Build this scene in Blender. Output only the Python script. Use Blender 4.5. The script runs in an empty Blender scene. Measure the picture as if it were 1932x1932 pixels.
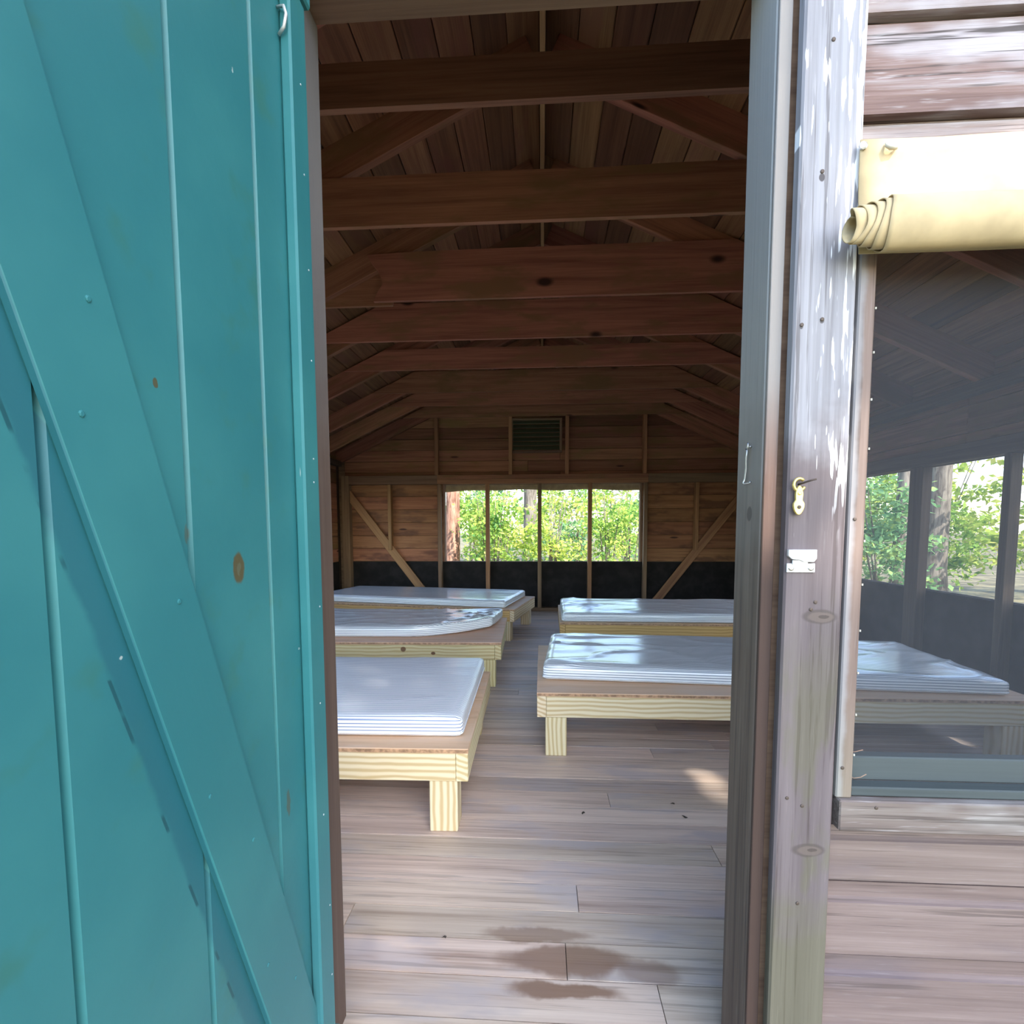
import bpy, bmesh, math, random
import numpy as np
from mathutils import Vector, Matrix, noise

random.seed(7)
rng = np.random.default_rng(7)
scene = bpy.context.scene
COL = scene.collection

# ------------------------------------------------------------------ camera
FPX, PX, PY, EYE = 950.0, 966.0, 1067.0, 0.95
yaw, pitch, roll = math.radians(3.4), math.atan(.074), math.radians(-.17)
F = Vector((-math.sin(yaw)*math.cos(pitch), math.cos(yaw)*math.cos(pitch), -math.sin(pitch)))
R0 = Vector((math.cos(yaw), math.sin(yaw), 0)); U0 = R0.cross(F)
Rv = R0*math.cos(roll) + U0*math.sin(roll); Uv = Rv.cross(F)
cam = bpy.data.cameras.new('camera')
cam.sensor_fit = 'HORIZONTAL'; cam.sensor_width = 36.0
cam.lens = 36.0*FPX/1932.0
cam.shift_x = 0.0
cam.shift_y = (PY-966.0)/1932.0
cam.clip_start = .01; cam.clip_end = 300
camo = bpy.data.objects.new('camera', cam); COL.objects.link(camo)
m = Matrix.Identity(4)
for i in range(3):
    m[i][0], m[i][1], m[i][2] = Rv[i], Uv[i], -F[i]
m[2][3] = EYE
camo.matrix_world = m
scene.camera = camo

# ------------------------------------------------------------------ light
SUN_DIR = Vector((-.42, .62, -.66)).normalized()      # the way the sunlight travels
w = bpy.data.worlds.new('sky'); scene.world = w; w.use_nodes = True
nt = w.node_tree; nt.nodes.clear()
sky = nt.nodes.new('ShaderNodeTexSky'); sky.sky_type = 'NISHITA'; sky.sun_disc = False
sky.sun_elevation = math.asin(-SUN_DIR.z); sky.sun_rotation = math.atan2(-SUN_DIR.x, -SUN_DIR.y)
sky.air_density = 1.0; sky.dust_density = 1.1; sky.ozone_density = 1.0
bg = nt.nodes.new('ShaderNodeBackground'); bg.inputs[1].default_value = .36
out = nt.nodes.new('ShaderNodeOutputWorld')
nt.links.new(sky.outputs[0], bg.inputs[0]); nt.links.new(bg.outputs[0], out.inputs[0])
sd = bpy.data.lights.new('sun', 'SUN'); sd.energy = 5.5; sd.angle = math.radians(.53); sd.color = (1, .93, .82)
so = bpy.data.objects.new('sun', sd); COL.objects.link(so)
so.rotation_euler = SUN_DIR.to_track_quat('-Z', 'Y').to_euler()
so.location = (4, -6, 8)
vs = scene.view_settings
scene.display_settings.display_device = 'sRGB'
vs.view_transform = 'Standard'; vs.look = 'None'; vs.gamma = 1; vs.use_curve_mapping = False
vs.exposure = 1.5
scene.cycles.max_bounces = 14; scene.cycles.diffuse_bounces = 8; scene.cycles.transparent_max_bounces = 16

# ------------------------------------------------------------------ materials
def srgb(r, g, b):
    f = lambda c: c/12.92 if c <= .04045 else ((c+.055)/1.055)**2.4
    return (f(r/255), f(g/255), f(b/255), 1)

class NT:
    def __init__(s, name):
        s.m = bpy.data.materials.new(name); s.m.use_nodes = True
        s.t = s.m.node_tree; s.t.nodes.clear()
        s.out = s.n('ShaderNodeOutputMaterial')
    def n(s, typ, **kw):
        nd = s.t.nodes.new(typ)
        for k, v in kw.items(): setattr(nd, k, v)
        return nd
    def set(s, sock, v):
        if isinstance(v, bpy.types.NodeSocket): s.t.links.new(v, sock)
        elif v is not None: sock.default_value = v
    def math(s, op, a, b=None, c=None, clamp=False):
        nd = s.n('ShaderNodeMath', operation=op); nd.use_clamp = clamp
        for i, v in enumerate((a, b, c)):
            if v is not None: s.set(nd.inputs[i], v)
        return nd.outputs[0]
    def vmath(s, op, a, b=None):
        nd = s.n('ShaderNodeVectorMath', operation=op)
        s.set(nd.inputs[0], a)
        if b is not None: s.set(nd.inputs[1], b)
        return nd.outputs['Value'] if op in ('LENGTH', 'DOT_PRODUCT') else nd.outputs[0]
    def mix(s, f, a, b, mode='MIX'):
        nd = s.n('ShaderNodeMix', data_type='RGBA', blend_type=mode)
        s.set(nd.inputs[0], f); s.set(nd.inputs[6], a); s.set(nd.inputs[7], b)
        return nd.outputs[2]
    def ramp(s, f, stops, interp='LINEAR'):
        nd = s.n('ShaderNodeValToRGB'); r = nd.color_ramp; r.interpolation = interp
        while len(r.elements) < len(stops): r.elements.new(.5)
        for e, (p, c) in zip(r.elements, stops):
            e.position = p; e.color = c if isinstance(c, tuple) else (c, c, c, 1)
        s.set(nd.inputs[0], f); return nd.outputs[0]
    def smooth(s, v, a, b):
        nd = s.n('ShaderNodeMapRange', interpolation_type='SMOOTHSTEP')
        s.set(nd.inputs[0], v); nd.inputs[1].default_value = a; nd.inputs[2].default_value = b
        return nd.outputs[0]
    def noise(s, vec, scale=1, detail=4, rough=.55, dist=0):
        nd = s.n('ShaderNodeTexNoise'); s.set(nd.inputs['Vector'], vec)
        nd.inputs['Scale'].default_value = scale; nd.inputs['Detail'].default_value = detail
        nd.inputs['Roughness'].default_value = rough; nd.inputs['Distortion'].default_value = dist
        return nd.outputs[0]
    def mapped(s, vec, sc):
        nd = s.n('ShaderNodeMapping'); s.set(nd.inputs[0], vec); nd.inputs['Scale'].default_value = sc
        return nd.outputs[0]
    def coords(s):
        "object coordinates shifted by a random amount per object"
        tc = s.n('ShaderNodeTexCoord'); oi = s.n('ShaderNodeObjectInfo')
        s.rand = oi.outputs['Random']
        off = s.n('ShaderNodeCombineXYZ')
        s.set(off.inputs[0], s.math('MULTIPLY', s.rand, 37.0)); s.set(off.inputs[1], s.math('MULTIPLY', s.rand, 61.0)); s.set(off.inputs[2], s.math('MULTIPLY', s.rand, 23.0))
        s.obj = tc.outputs['Object']
        return s.vmath('ADD', s.obj, off.outputs[0])
    def world(s):
        return s.n('ShaderNodeNewGeometry').outputs['Position']
    def sep(s, v):
        nd = s.n('ShaderNodeSeparateXYZ'); s.set(nd.inputs[0], v); return nd.outputs
    def bump(s, h, strength=.3, dist=.002, prev=None):
        nd = s.n('ShaderNodeBump'); nd.inputs['Strength'].default_value = strength
        nd.inputs['Distance'].default_value = dist; s.set(nd.inputs['Height'], h)
        if prev is not None: s.set(nd.inputs['Normal'], prev)
        return nd.outputs[0]
    def principled(s, color, rough=.6, normal=None, metallic=0, spec=.4, coat=0, coat_rough=.2):
        p = s.n('ShaderNodeBsdfPrincipled')
        s.set(p.inputs['Base Color'], color); s.set(p.inputs['Roughness'], rough)
        p.inputs['Metallic'].default_value = metallic; p.inputs['Specular IOR Level'].default_value = spec
        p.inputs['Coat Weight'].default_value = coat; p.inputs['Coat Roughness'].default_value = coat_rough
        if normal is not None: s.set(p.inputs['Normal'], normal)
        s.p = p
        s.t.links.new(p.outputs[0], s.out.inputs[0])
        return p

def spot_mask(n, spots, jitter=.012, jscale=30, soft=.75):
    "soft elliptical stains at fixed places of the world: (x,y,z),(rx,ry,rz)"
    pos = n.world(); tot = None
    nd = n.n('ShaderNodeTexNoise'); n.set(nd.inputs['Vector'], pos); nd.inputs['Scale'].default_value = jscale; nd.inputs['Detail'].default_value = 4
    jv = n.vmath('MULTIPLY', n.vmath('SUBTRACT', nd.outputs['Color'], (.5, .5, .5)), (jitter*4,)*3)
    p2 = n.vmath('ADD', pos, jv)
    for c, r, a in spots:
        d = n.vmath('LENGTH', n.vmath('DIVIDE', n.vmath('SUBTRACT', p2, c), r))
        k = n.math('MULTIPLY', n.smooth(d, 1.0, soft), a)
        tot = k if tot is None else n.math('MAXIMUM', tot, k)
    return tot

CRACK = {'floor_boards': 0.28, 'weathered_post': 0.55, 'window_casing': 0.5, 'sill_board': 0.6, 'stained_siding': 0.45, 'weathered_siding': 0.9, 'jamb_wood': 0.5, 'stop_strip_wood': 0.5}
def wood(name, light, mid, dark, rough=.7, var=.35, bump=.25, streak=1.0, rings=False, blotch=None, spots=(), spot_col=None, spec=.3, knots=None, extra=None, jitter=.012, soft=.75):
    crack = CRACK.get(name, 0); n = NT(name); v = n.coords()
    g1 = n.noise(n.mapped(v, (1.1, 26, 26)), 1, 6, .6, .5)
    g2 = n.noise(n.mapped(v, (3.5, 170, 170)), 1, 3, .6, .2)
    if rings:
        wv = n.n('ShaderNodeTexWave', wave_type='RINGS', rings_direction='X')
        n.set(wv.inputs['Vector'], n.mapped(v, (.35, 1, 1)))
        wv.inputs['Scale'].default_value = 17; wv.inputs['Distortion'].default_value = 4.5
        wv.inputs['Detail'].default_value = 2; wv.inputs['Detail Scale'].default_value = .7
        g = n.math('ADD', n.math('MULTIPLY', wv.outputs[1], .55), n.math('MULTIPLY', g1, .45))
    else:
        g = n.math('ADD', n.math('MULTIPLY', g1, .7), n.math('MULTIPLY', g2, .3*streak))
        g = n.math('ADD', g, .15*(1-streak))
    col = n.ramp(g, [(.28, dark), (.5, mid), (.72, light)])
    if blotch:
        b = n.noise(n.mapped(v, (1.5, 5, 5)), 1.6, 4, .6)
        col = n.mix(n.smooth(b, .48, .66), col, blotch)
    if knots:
        vo = n.n('ShaderNodeTexVoronoi', feature='F1'); n.set(vo.inputs['Vector'], n.mapped(v, (1.6, 7, 3)))
        vo.inputs['Scale'].default_value = 1.0
        col = n.mix(n.smooth(vo.outputs['Distance'], .10, .045), col, knots)
    bri = n.n('ShaderNodeHueSaturation'); n.set(bri.inputs['Color'], col)
    n.set(bri.inputs['Value'], n.math('ADD', 1-var/2, n.math('MULTIPLY', n.rand, var)))
    n.set(bri.inputs['Hue'], n.math('ADD', .49, n.math('MULTIPLY', n.math('FRACT', n.math('MULTIPLY', n.rand, 7.3)), .02)))
    col = bri.outputs[0]
    if crack:
        ck = n.noise(n.mapped(v, (2.2, 95, 95)), 1, 4, .6, .3)
        col = n.mix(n.math('MULTIPLY', n.smooth(ck, .44, .36), crack), col, (.05, .038, .033, 1))
        fk = n.noise(n.mapped(v, (14, 260, 260)), 1, 3, .6)
        col = n.mix(n.math('MULTIPLY', n.smooth(fk, .58, .72), crack*.35 if crack > .5 else crack*.12), col, (.62, .60, .60, 1))
    if extra: col = extra(n, col, g1, g2)
    if spots: col = n.mix(spot_mask(n, spots, jitter, 30 if soft > .6 else 14, soft), col, spot_col)
    nrm = n.bump(n.math('ADD', g1, n.math('MULTIPLY', g2, .5)), bump, .003)
    n.principled(col, rough, nrm, spec=spec)
    return n.m

def plain(name, col, rough=.6, metallic=0, spec=.4, nscale=0, namp=.2, bump=0):
    n = NT(name)
    c = col; nrm = None
    if nscale:
        k = n.noise(n.coords(), nscale, 4)
        c = n.mix(n.smooth(k, .35, .7), tuple(x*(1-namp) for x in col[:3])+(1,), tuple(min(1, x*(1+namp)) for x in col[:3])+(1,))
        if bump: nrm = n.bump(k, bump, .002)
    n.principled(c, rough, nrm, metallic, spec)
    return n.m

# interior stained boards
M = {}
M['interior'] = wood('interior_boards', (.42, .205, .115, 1), (.29, .135, .075, 1), (.135, .058, .036, 1), var=.7, bump=.2, blotch=(.24, .14, .06, 1), knots=(.07, .03, .02, 1))
M['roofboard'] = wood('roof_boards', (.33, .17, .08, 1), (.225, .108, .053, 1), (.10, .044, .025, 1), var=.8, bump=.2, blotch=(.22, .095, .056, 1))
M['beam'] = wood('beam_wood', (.48, .22, .135, 1), (.35, .15, .092, 1), (.17, .068, .045, 1), var=.45, bump=.2, blotch=(.26, .14, .07, 1), knots=(.05, .022, .016, 1))
M['darkframe'] = wood('dark_frame_wood', (.12, .085, .065, 1), (.085, .06, .045, 1), (.05, .035, .027, 1), var=.2)
M['beam_dark'] = wood('dark_beam_wood', (.33, .155, .10, 1), (.24, .105, .07, 1), (.12, .05, .035, 1), var=.2, bump=.2)
M['stud'] = wood('stud_wood', (.50, .29, .14, 1), (.36, .195, .095, 1), (.18, .085, .05, 1), var=.35, bump=.2)
M['patchy'] = wood('patchy_siding', (.46, .235, .115, 1), (.325, .155, .075, 1), (.14, .062, .035, 1), var=.35, bump=.2, blotch=(.17, .08, .045, 1), knots=(.07, .03, .02, 1))
M['blackpanel'] = plain('black_panel', (.017, .015, .014, 1), .9, nscale=9, namp=.4)
# floor
stain = [((.06, 1.046, 0), (.19, .047, .1), .8), ((-.01, 1.115, 0), (.15, .028, .1), .6), ((.05, .975, 0), (.14, .026, .1), .85), ((.23, 1.03, 0), (.08, .045, .1), .5)]
M['gap'] = plain('dark_gap', (.05, .04, .03, 1), .9)
M['floor'] = wood('floor_boards', (.74, .62, .51, 1), (.60, .48, .385, 1), (.34, .245, .185, 1), rough=.5, var=.30, bump=.12, blotch=(.50, .43, .40, 1), spots=stain, spot_col=(.20, .115, .072, 1), spec=.35, jitter=.013, soft=.58)
# beds
PINE = dict(rough=.6, var=.1, bump=.06, rings=True)
M['pine_fresh'] = wood('fresh_pine', (.74, .64, .43, 1), (.69, .57, .36, 1), (.56, .42, .22, 1), **PINE)
M['pine_green'] = wood('greenish_pine', (.64, .55, .31, 1), (.59, .49, .25, 1), (.49, .37, .17, 1), spots=[((-.829, 2.946, .229), (.018, .1, .018), .9), ((-.649, 2.946, .205), (.015, .1, .010), .95)], spot_col=(.13, .055, .025, 1), jitter=.001, **PINE)
M['pine_orange'] = wood('orange_pine', (.66, .42, .17, 1), (.61, .38, .15, 1), (.52, .30, .11, 1), **PINE)
M['ply'] = wood('plywood', (.80, .56, .38, 1), (.70, .46, .30, 1), (.52, .32, .19, 1), rough=.6, var=.1, bump=.05, blotch=(.70, .50, .36, 1))
M['plyedge'] = plain('plywood_edge', (.42, .25, .14, 1), .7, nscale=60, namp=.35)

def ticking(name, base, stripe, rough, coat):
    n = NT(name)
    tc = n.n('ShaderNodeTexCoord'); x, y, z = n.sep(tc.outputs['Object'])
    nx, ny, nz = n.sep(tc.outputs['Normal'])
    side = n.math('GREATER_THAN', n.math('ABSOLUTE', ny), n.math('ABSOLUTE', nz))
    s = n.math('ADD', n.math('MULTIPLY', y, n.math('SUBTRACT', 1.0, side)), n.math('MULTIPLY', z, side))
    ph = n.math('FRACT', n.math('DIVIDE', n.math('ADD', s, 5.0), .0112))
    d = n.math('ABSOLUTE', n.math('SUBTRACT', ph, .5))
    k = n.math('SUBTRACT', 1.0, n.smooth(d, .12, .16))
    col = n.mix(k, base, stripe)
    nb = n.noise(tc.outputs['Object'], 14, 3)
    n.principled(col, rough, n.bump(nb, .10, .003), spec=.5, coat=coat, coat_rough=.18)
    return n.m
M['tick_white'] = ticking('white_ticking', (.93, .94, .95, 1), (.17, .24, .40, 1), .35, .25)
M['tick_grey'] = ticking('glossy_ticking', (.93, .95, .94, 1), (.20, .24, .30, 1), .22, .5)
# exterior
def teal_extra():
    n = NT('teal_paint'); v = n.coords()
    g = n.noise(n.mapped(v, (2, 60, 60)), 1, 4)
    b = n.noise(n.world(), 4.5, 4)
    col = n.mix(n.smooth(b, .35, .7), (.026, .155, .172, 1), (.037, .185, .195, 1))
    col = n.mix(n.smooth(n.noise(n.mapped(v, (1.2, 14, 14)), 1, 3), .55, .75), col, (.034, .155, .142, 1))
    z = n.sep(n.world())[2]
    col = n.mix(n.math('MULTIPLY', n.smooth(z, .75, .1), .45), col, (.06, .17, .20, 1))
    # darker teal band along the lower edge of the brace
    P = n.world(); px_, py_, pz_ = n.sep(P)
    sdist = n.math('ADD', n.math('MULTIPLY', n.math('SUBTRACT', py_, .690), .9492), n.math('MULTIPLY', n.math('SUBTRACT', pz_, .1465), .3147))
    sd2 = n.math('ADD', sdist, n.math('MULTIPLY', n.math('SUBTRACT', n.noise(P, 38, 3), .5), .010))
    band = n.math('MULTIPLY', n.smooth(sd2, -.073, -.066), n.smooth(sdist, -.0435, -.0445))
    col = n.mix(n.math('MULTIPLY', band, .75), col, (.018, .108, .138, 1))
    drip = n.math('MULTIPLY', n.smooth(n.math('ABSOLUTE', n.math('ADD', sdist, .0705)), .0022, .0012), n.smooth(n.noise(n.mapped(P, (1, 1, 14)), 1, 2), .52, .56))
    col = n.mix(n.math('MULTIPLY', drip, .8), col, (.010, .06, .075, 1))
    knot = spot_mask(n, [((-.36, .577, .904), (.1, .0125, .021), .95), ((-.36, .461, 1.086), (.1, .004, .006), .9), ((-.36, .671, .56), (.1, .005, .022), .6), ((-.35, .494, .945), (.1, .006, .012), .5)], .002, 60)
    col = n.mix(knot, col, (.085, .065, .028, 1))
    core = spot_mask(n, [((-.36, .577, .902), (.1, .0035, .009), .45)], .003, 80)
    col = n.mix(core, col, (.12, .14, .10, 1))
    chips = n.smooth(n.noise(n.mapped(v, (9, 60, 60)), 1, 2), .765, .79)
    col = n.mix(n.math('MULTIPLY', chips, .7), col, (.45, .5, .47, 1))
    n.principled(col, .45, n.bump(n.math('ADD', g, n.math('MULTIPLY', n.noise(v, 180, 2), .25)), .10, .002), spec=.35)
    return n.m
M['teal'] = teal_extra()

def post_extra(n, col, g1, g2):
    p = n.world(); x, y, z = n.sep(p)
    z2 = n.math('ADD', z, n.math('MULTIPLY', n.math('SUBTRACT', n.noise(p, 9, 4), .5), .28))
    # purple brown where sheltered, silver where weathered, algae by the ground
    col = n.mix(n.smooth(z2, 1.02, 1.14), n.mix(.3, n.mix(1.0, col, (.50, .43, .42, 1), 'MULTIPLY'), (.11, .08, .08, 1)), col)
    pat = n.smooth(n.noise(n.mapped(p, (16, 1, 4)), 1, 4), .48, .60)
    alg = n.math('MULTIPLY', n.smooth(z2, .44, .30), .75)
    alg2 = n.math('MULTIPLY', n.math('MULTIPLY', n.smooth(z2, .86, .66), pat), .6)
    col = n.mix(n.math('MAXIMUM', alg, alg2), col, n.mix(1.0, n.mix(.35, col, (.30, .28, .27, 1)), (.62, .66, .42, 1), 'MULTIPLY'))
    edge = n.smooth(x, .385, .447)
    fl = n.noise(n.mapped(p, (150, 1, 13)), 1, 1.5)
    thr = n.math('SUBTRACT', n.math('SUBTRACT', .715, n.math('MULTIPLY', edge, .2)), n.math('MULTIPLY', n.smooth(z2, 1.0, 1.45), .035))
    hi = n.smooth(n.math('SUBTRACT', fl, thr), 0, .03)
    hi = n.math('MULTIPLY', hi, n.smooth(z2, .9, 1.15))
    for kx, kz in ((.414, .817), (.412, .452)):
        ring = spot_mask(n, [((kx, .77, kz), (.028, .1, .0125), .75)], .0012, 45)
        core = spot_mask(n, [((kx+.002, .77, kz-.001), (.021, .1, .0085), .8)], .001, 60)
        heart = spot_mask(n, [((kx+.006, .77, kz), (.009, .1, .003), .7)], .001, 60)
        col = n.mix(heart, n.mix(core, n.mix(ring, col, (.075, .06, .055, 1)), (.135, .105, .09, 1)), (.055, .042, .038, 1))
    return n.mix(hi, col, (.82, .83, .84, 1))
M['post'] = wood('weathered_post', (.40, .39, .405, 1), (.29, .28, .295, 1), (.165, .155, .16, 1), var=.05, bump=.3, extra=post_extra, jitter=.001,
                 spots=[((.392, .77, 1.44), (.0045, .1, .006), .9), ((.40, .77, 1.245), (.0035, .1, .004), .8), ((.372, .77, 1.238), (.003, .1, .004), .8)], spot_col=(.06, .05, .05, 1))
def casing_extra(n, col, g1, g2):
    x, y, z = n.sep(n.world())
    e = n.smooth(n.math('ADD', x, n.math('MULTIPLY', n.math('SUBTRACT', n.noise(n.world(), 25, 3), .5), .012)), .462, .453)
    col = n.mix(n.math('MULTIPLY', e, .7), col, (.29, .285, .29, 1))
    return n.mix(n.math('MULTIPLY', n.smooth(z, .75, .5), .25), col, (.30, .30, .2, 1))
M['casing'] = wood('window_casing', (.23, .165, .14, 1), (.18, .125, .105, 1), (.115, .075, .062, 1), var=.05, bump=.15, extra=casing_extra)
M['sill'] = wood('sill_board', (.27, .24, .21, 1), (.17, .135, .118, 1), (.085, .057, .05, 1), var=.05, bump=.3, blotch=(.30, .285, .265, 1))
M['siding'] = wood('stained_siding', (.25, .19, .172, 1), (.185, .135, .122, 1), (.11, .077, .07, 1), var=.18, bump=.45, blotch=(.155, .118, .118, 1))
M['siding_old'] = wood('weathered_siding', (.42, .385, .38, 1), (.22, .145, .12, 1), (.085, .045, .035, 1), var=.2, bump=.9, blotch=(.42, .38, .38, 1))
def jamb_extra(n, col, g1, g2):
    z = n.sep(n.world())[2]
    z2 = n.math('ADD', z, n.math('MULTIPLY', n.math('SUBTRACT', n.noise(n.world(), 6, 3), .5), .3))
    return n.mix(n.smooth(z2, .75, 1.3), col, (.36, .35, .33, 1))
M['jamb'] = wood('jamb_wood', (.21, .16, .13, 1), (.145, .105, .085, 1), (.08, .056, .046, 1), var=.1, bump=.3, extra=jamb_extra,
                 spots=[((.336, .842, .972), (.1, .011, .013), .6)], spot_col=(.06, .05, .05, 1), jitter=.001)
M['stop'] = wood('stop_wood', (.36, .24, .165, 1), (.28, .18, .125, 1), (.17, .10, .07, 1), var=.1, bump=.3)
def stop_extra(n, col, g1, g2):  # weathered grey above, brown below; the orange stretch between is painted-in sunlight
    z = n.sep(n.world())[2]
    z2 = n.math('ADD', z, n.math('MULTIPLY', n.math('SUBTRACT', n.noise(n.world(), 6, 3), .5), .12))
    col = n.mix(n.smooth(z2, .98, .84), col, (.062, .038, .03, 1))
    return n.mix(n.smooth(z2, 1.0, 1.2), col, (.30, .27, .245, 1))
M['stop_door'] = wood('stop_strip_wood', (.30, .19, .125, 1), (.23, .14, .095, 1), (.13, .075, .052, 1), var=.1, bump=.4, extra=stop_extra)
def jambl_extra(n, col, g1, g2):
    z = n.sep(n.world())[2]
    z2 = n.math('ADD', z, n.math('MULTIPLY', n.math('SUBTRACT', n.noise(n.world(), 6, 3), .5), .3))
    return n.mix(n.smooth(z2, .9, 1.5), col, (.155, .145, .145, 1))
M['jamb_brown'] = wood('brown_jamb_wood', (.125, .085, .068, 1), (.095, .062, .05, 1), (.06, .038, .03, 1), var=.1, bump=.3, extra=jambl_extra)
M['framewood'] = wood('frame_wood', (.30, .2, .12, 1), (.22, .14, .085, 1), (.12, .07, .045, 1), var=.2)
M['greyrail'] = wood('grey_rail', (.075, .09, .088, 1), (.062, .075, .075, 1), (.045, .055, .055, 1), var=.05, bump=.1)
M['canvas'] = plain('tan_canvas', (.50, .385, .215, 1), .85, nscale=14, namp=.14, bump=.25)
M['canvas_in'] = plain('canvas_inside', (.50, .47, .38, 1), .9, nscale=14, namp=.14)
M['steel'] = plain('zinc_steel', (.55, .56, .57, 1), .38, 1.0, nscale=40, namp=.15)
M['nailhead'] = plain('rusty_nail', (.11, .085, .07, 1), .6, .6)
M['brass'] = plain('worn_brass', (.78, .62, .22, 1), .4, .75, nscale=50, namp=.15)
M['plate'] = plain('bright_plate', (.66, .68, .70, 1), .42, .55, nscale=30, namp=.1)
M['ventgreen'] = wood('vent_green', (.13, .15, .09, 1), (.10, .115, .07, 1), (.06, .07, .045, 1), var=.2)
M['tar'] = plain('roof_felt', (.05, .05, .05, 1), .9, nscale=8)
M['leaflitter'] = plain('dark_leaf', (.05, .04, .03, 1), .8)

def screen_mat(name, alpha, col):
    n = NT(name)
    tc = n.n('ShaderNodeTexCoord')
    k = n.math('ADD', alpha-.04, n.math('MULTIPLY', n.noise(tc.outputs['Object'], 5, 4), .08))
    tr = n.n('ShaderNodeBsdfTransparent'); df = n.n('ShaderNodeBsdfDiffuse')
    df.inputs[0].default_value = col
    mx = n.n('ShaderNodeMixShader'); n.set(mx.inputs[0], k)
    n.t.links.new(tr.outputs[0], mx.inputs[1]); n.t.links.new(df.outputs[0], mx.inputs[2])
    n.t.links.new(mx.outputs[0], n.out.inputs[0])
    return n.m
M['screen'] = screen_mat('insect_screen', .34, (.085, .092, .105, 1))
M['screen_thin'] = screen_mat('insect_screen_thin', .14, (.12, .12, .12, 1))

def leaf_mat(name, a, b, c):
    n = NT(name); v = n.coords()
    k = n.noise(n.world(), 3.1, 4, .7)
    col = n.ramp(k, [(.36, a), (.5, b), (.64, c)])
    df = n.n('ShaderNodeBsdfDiffuse'); tl = n.n('ShaderNodeBsdfTranslucent')
    n.set(df.inputs[0], col); n.set(tl.inputs[0], col)
    mx = n.n('ShaderNodeMixShader'); mx.inputs[0].default_value = .45
    n.t.links.new(df.outputs[0], mx.inputs[1]); n.t.links.new(tl.outputs[0], mx.inputs[2])
    n.t.links.new(mx.outputs[0], n.out.inputs[0])
    return n.m
M['leaf'] = leaf_mat('leaf_green', (.09, .22, .07, 1), (.27, .44, .09, 1), (.55, .60, .16, 1))
M['leaf_b'] = leaf_mat('leaf_bluegreen', (.08, .20, .11, 1), (.20, .38, .17, 1), (.42, .54, .17, 1))
M['leaf_y'] = leaf_mat('leaf_yellowgreen', (.20, .34, .08, 1), (.42, .55, .11, 1), (.68, .64, .20, 1))
def bark_mat(name, a, b):
    n = NT(name); v = n.coords()
    k = n.noise(n.mapped(v, (14, 14, 2.6)), 1, 5, .65, .8)
    n.principled(n.ramp(k, [(.38, a), (.6, b)]), .9, n.bump(k, .9, .02), spec=.1)
    return n.m
M['bark_red'] = bark_mat('red_pine_bark', (.13, .065, .045, 1), (.36, .21, .15, 1))
M['bark_grey'] = bark_mat('grey_bark', (.075, .065, .055, 1), (.20, .18, .155, 1))
M['ground'] = plain('forest_floor', (.15, .13, .07, 1), .95, nscale=2.2, namp=.5)

# ------------------------------------------------------------------ helpers
def tag(o, label=None, cat=None, group=None, kind=None):
    if label: o['label'] = label
    if cat: o['category'] = cat
    if group: o['group'] = group
    if kind: o['kind'] = kind
    return o
def empty(name, loc=(0, 0, 0), rz=0.0):
    o = bpy.data.objects.new(name, None); COL.objects.link(o)
    o.location = loc; o.rotation_euler = (0, 0, rz); o.empty_display_size = .1
    return o
def link(name, me, mat, parent=None, M4=None):
    if mat is not None and not me.materials: me.materials.append(mat)
    o = bpy.data.objects.new(name, me); COL.objects.link(o)
    if parent is not None: o.parent = parent
    if M4 is not None: o.matrix_basis = M4
    return o
_cache = {}
def box_mesh(L, w_, t, bev, mat):
    key = (round(L, 4), round(w_, 4), round(t, 4), round(bev, 4), mat.name if mat else '')
    if key in _cache: return _cache[key]
    bm = bmesh.new(); bmesh.ops.create_cube(bm, size=1)
    for v in bm.verts: v.co = Vector((v.co.x*L, v.co.y*w_, v.co.z*t))
    if bev > 0:
        bmesh.ops.bevel(bm, geom=bm.edges[:], offset=min(bev, t*.4, w_*.4), segments=1, affect='EDGES')
    me = bpy.data.meshes.new('board'); bm.to_mesh(me); bm.free()
    if mat: me.materials.append(mat)
    _cache[key] = me
    return me
def board(name, a, b, wdir, w_, t, mat, parent=None, bev=.002):
    a, b = Vector(a), Vector(b); X = (b-a); L = X.length; X = X/L
    Y = Vector(wdir); Y = (Y-X*Y.dot(X)).normalized(); Z = X.cross(Y)
    m4 = Matrix.Identity(4); c = (a+b)/2
    for i in range(3):
        m4[i][0], m4[i][1], m4[i][2], m4[i][3] = X[i], Y[i], Z[i], c[i]
    return link(name, box_mesh(L, w_, t, bev, mat), None, parent, m4)
def box(name, xs, ys, zs, mat, parent=None, bev=.002, long=None):
    d = [xs[1]-xs[0], ys[1]-ys[0], zs[1]-zs[0]]; c = [(xs[0]+xs[1])/2, (ys[0]+ys[1])/2, (zs[0]+zs[1])/2]
    k = long if long is not None else d.index(max(d))
    rest = [i for i in range(3) if i != k]
    wi = rest[0] if d[rest[0]] >= d[rest[1]] else rest[1]
    ti = [i for i in rest if i != wi][0]
    a = list(c); b = list(c); a[k] -= d[k]/2; b[k] += d[k]/2
    wd = [0, 0, 0]; wd[wi] = 1
    return board(name, a, b, wd, d[wi], d[ti], mat, parent, bev)
def pydata(name, verts, faces, mat, parent=None, smooth=False, M4=None):
    me = bpy.data.meshes.new(name); me.from_pydata([tuple(v) for v in verts], [], faces); me.update()
    if smooth: me.polygons.foreach_set('use_smooth', [True]*len(me.polygons))
    return link(name, me, mat, parent, M4)
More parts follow.
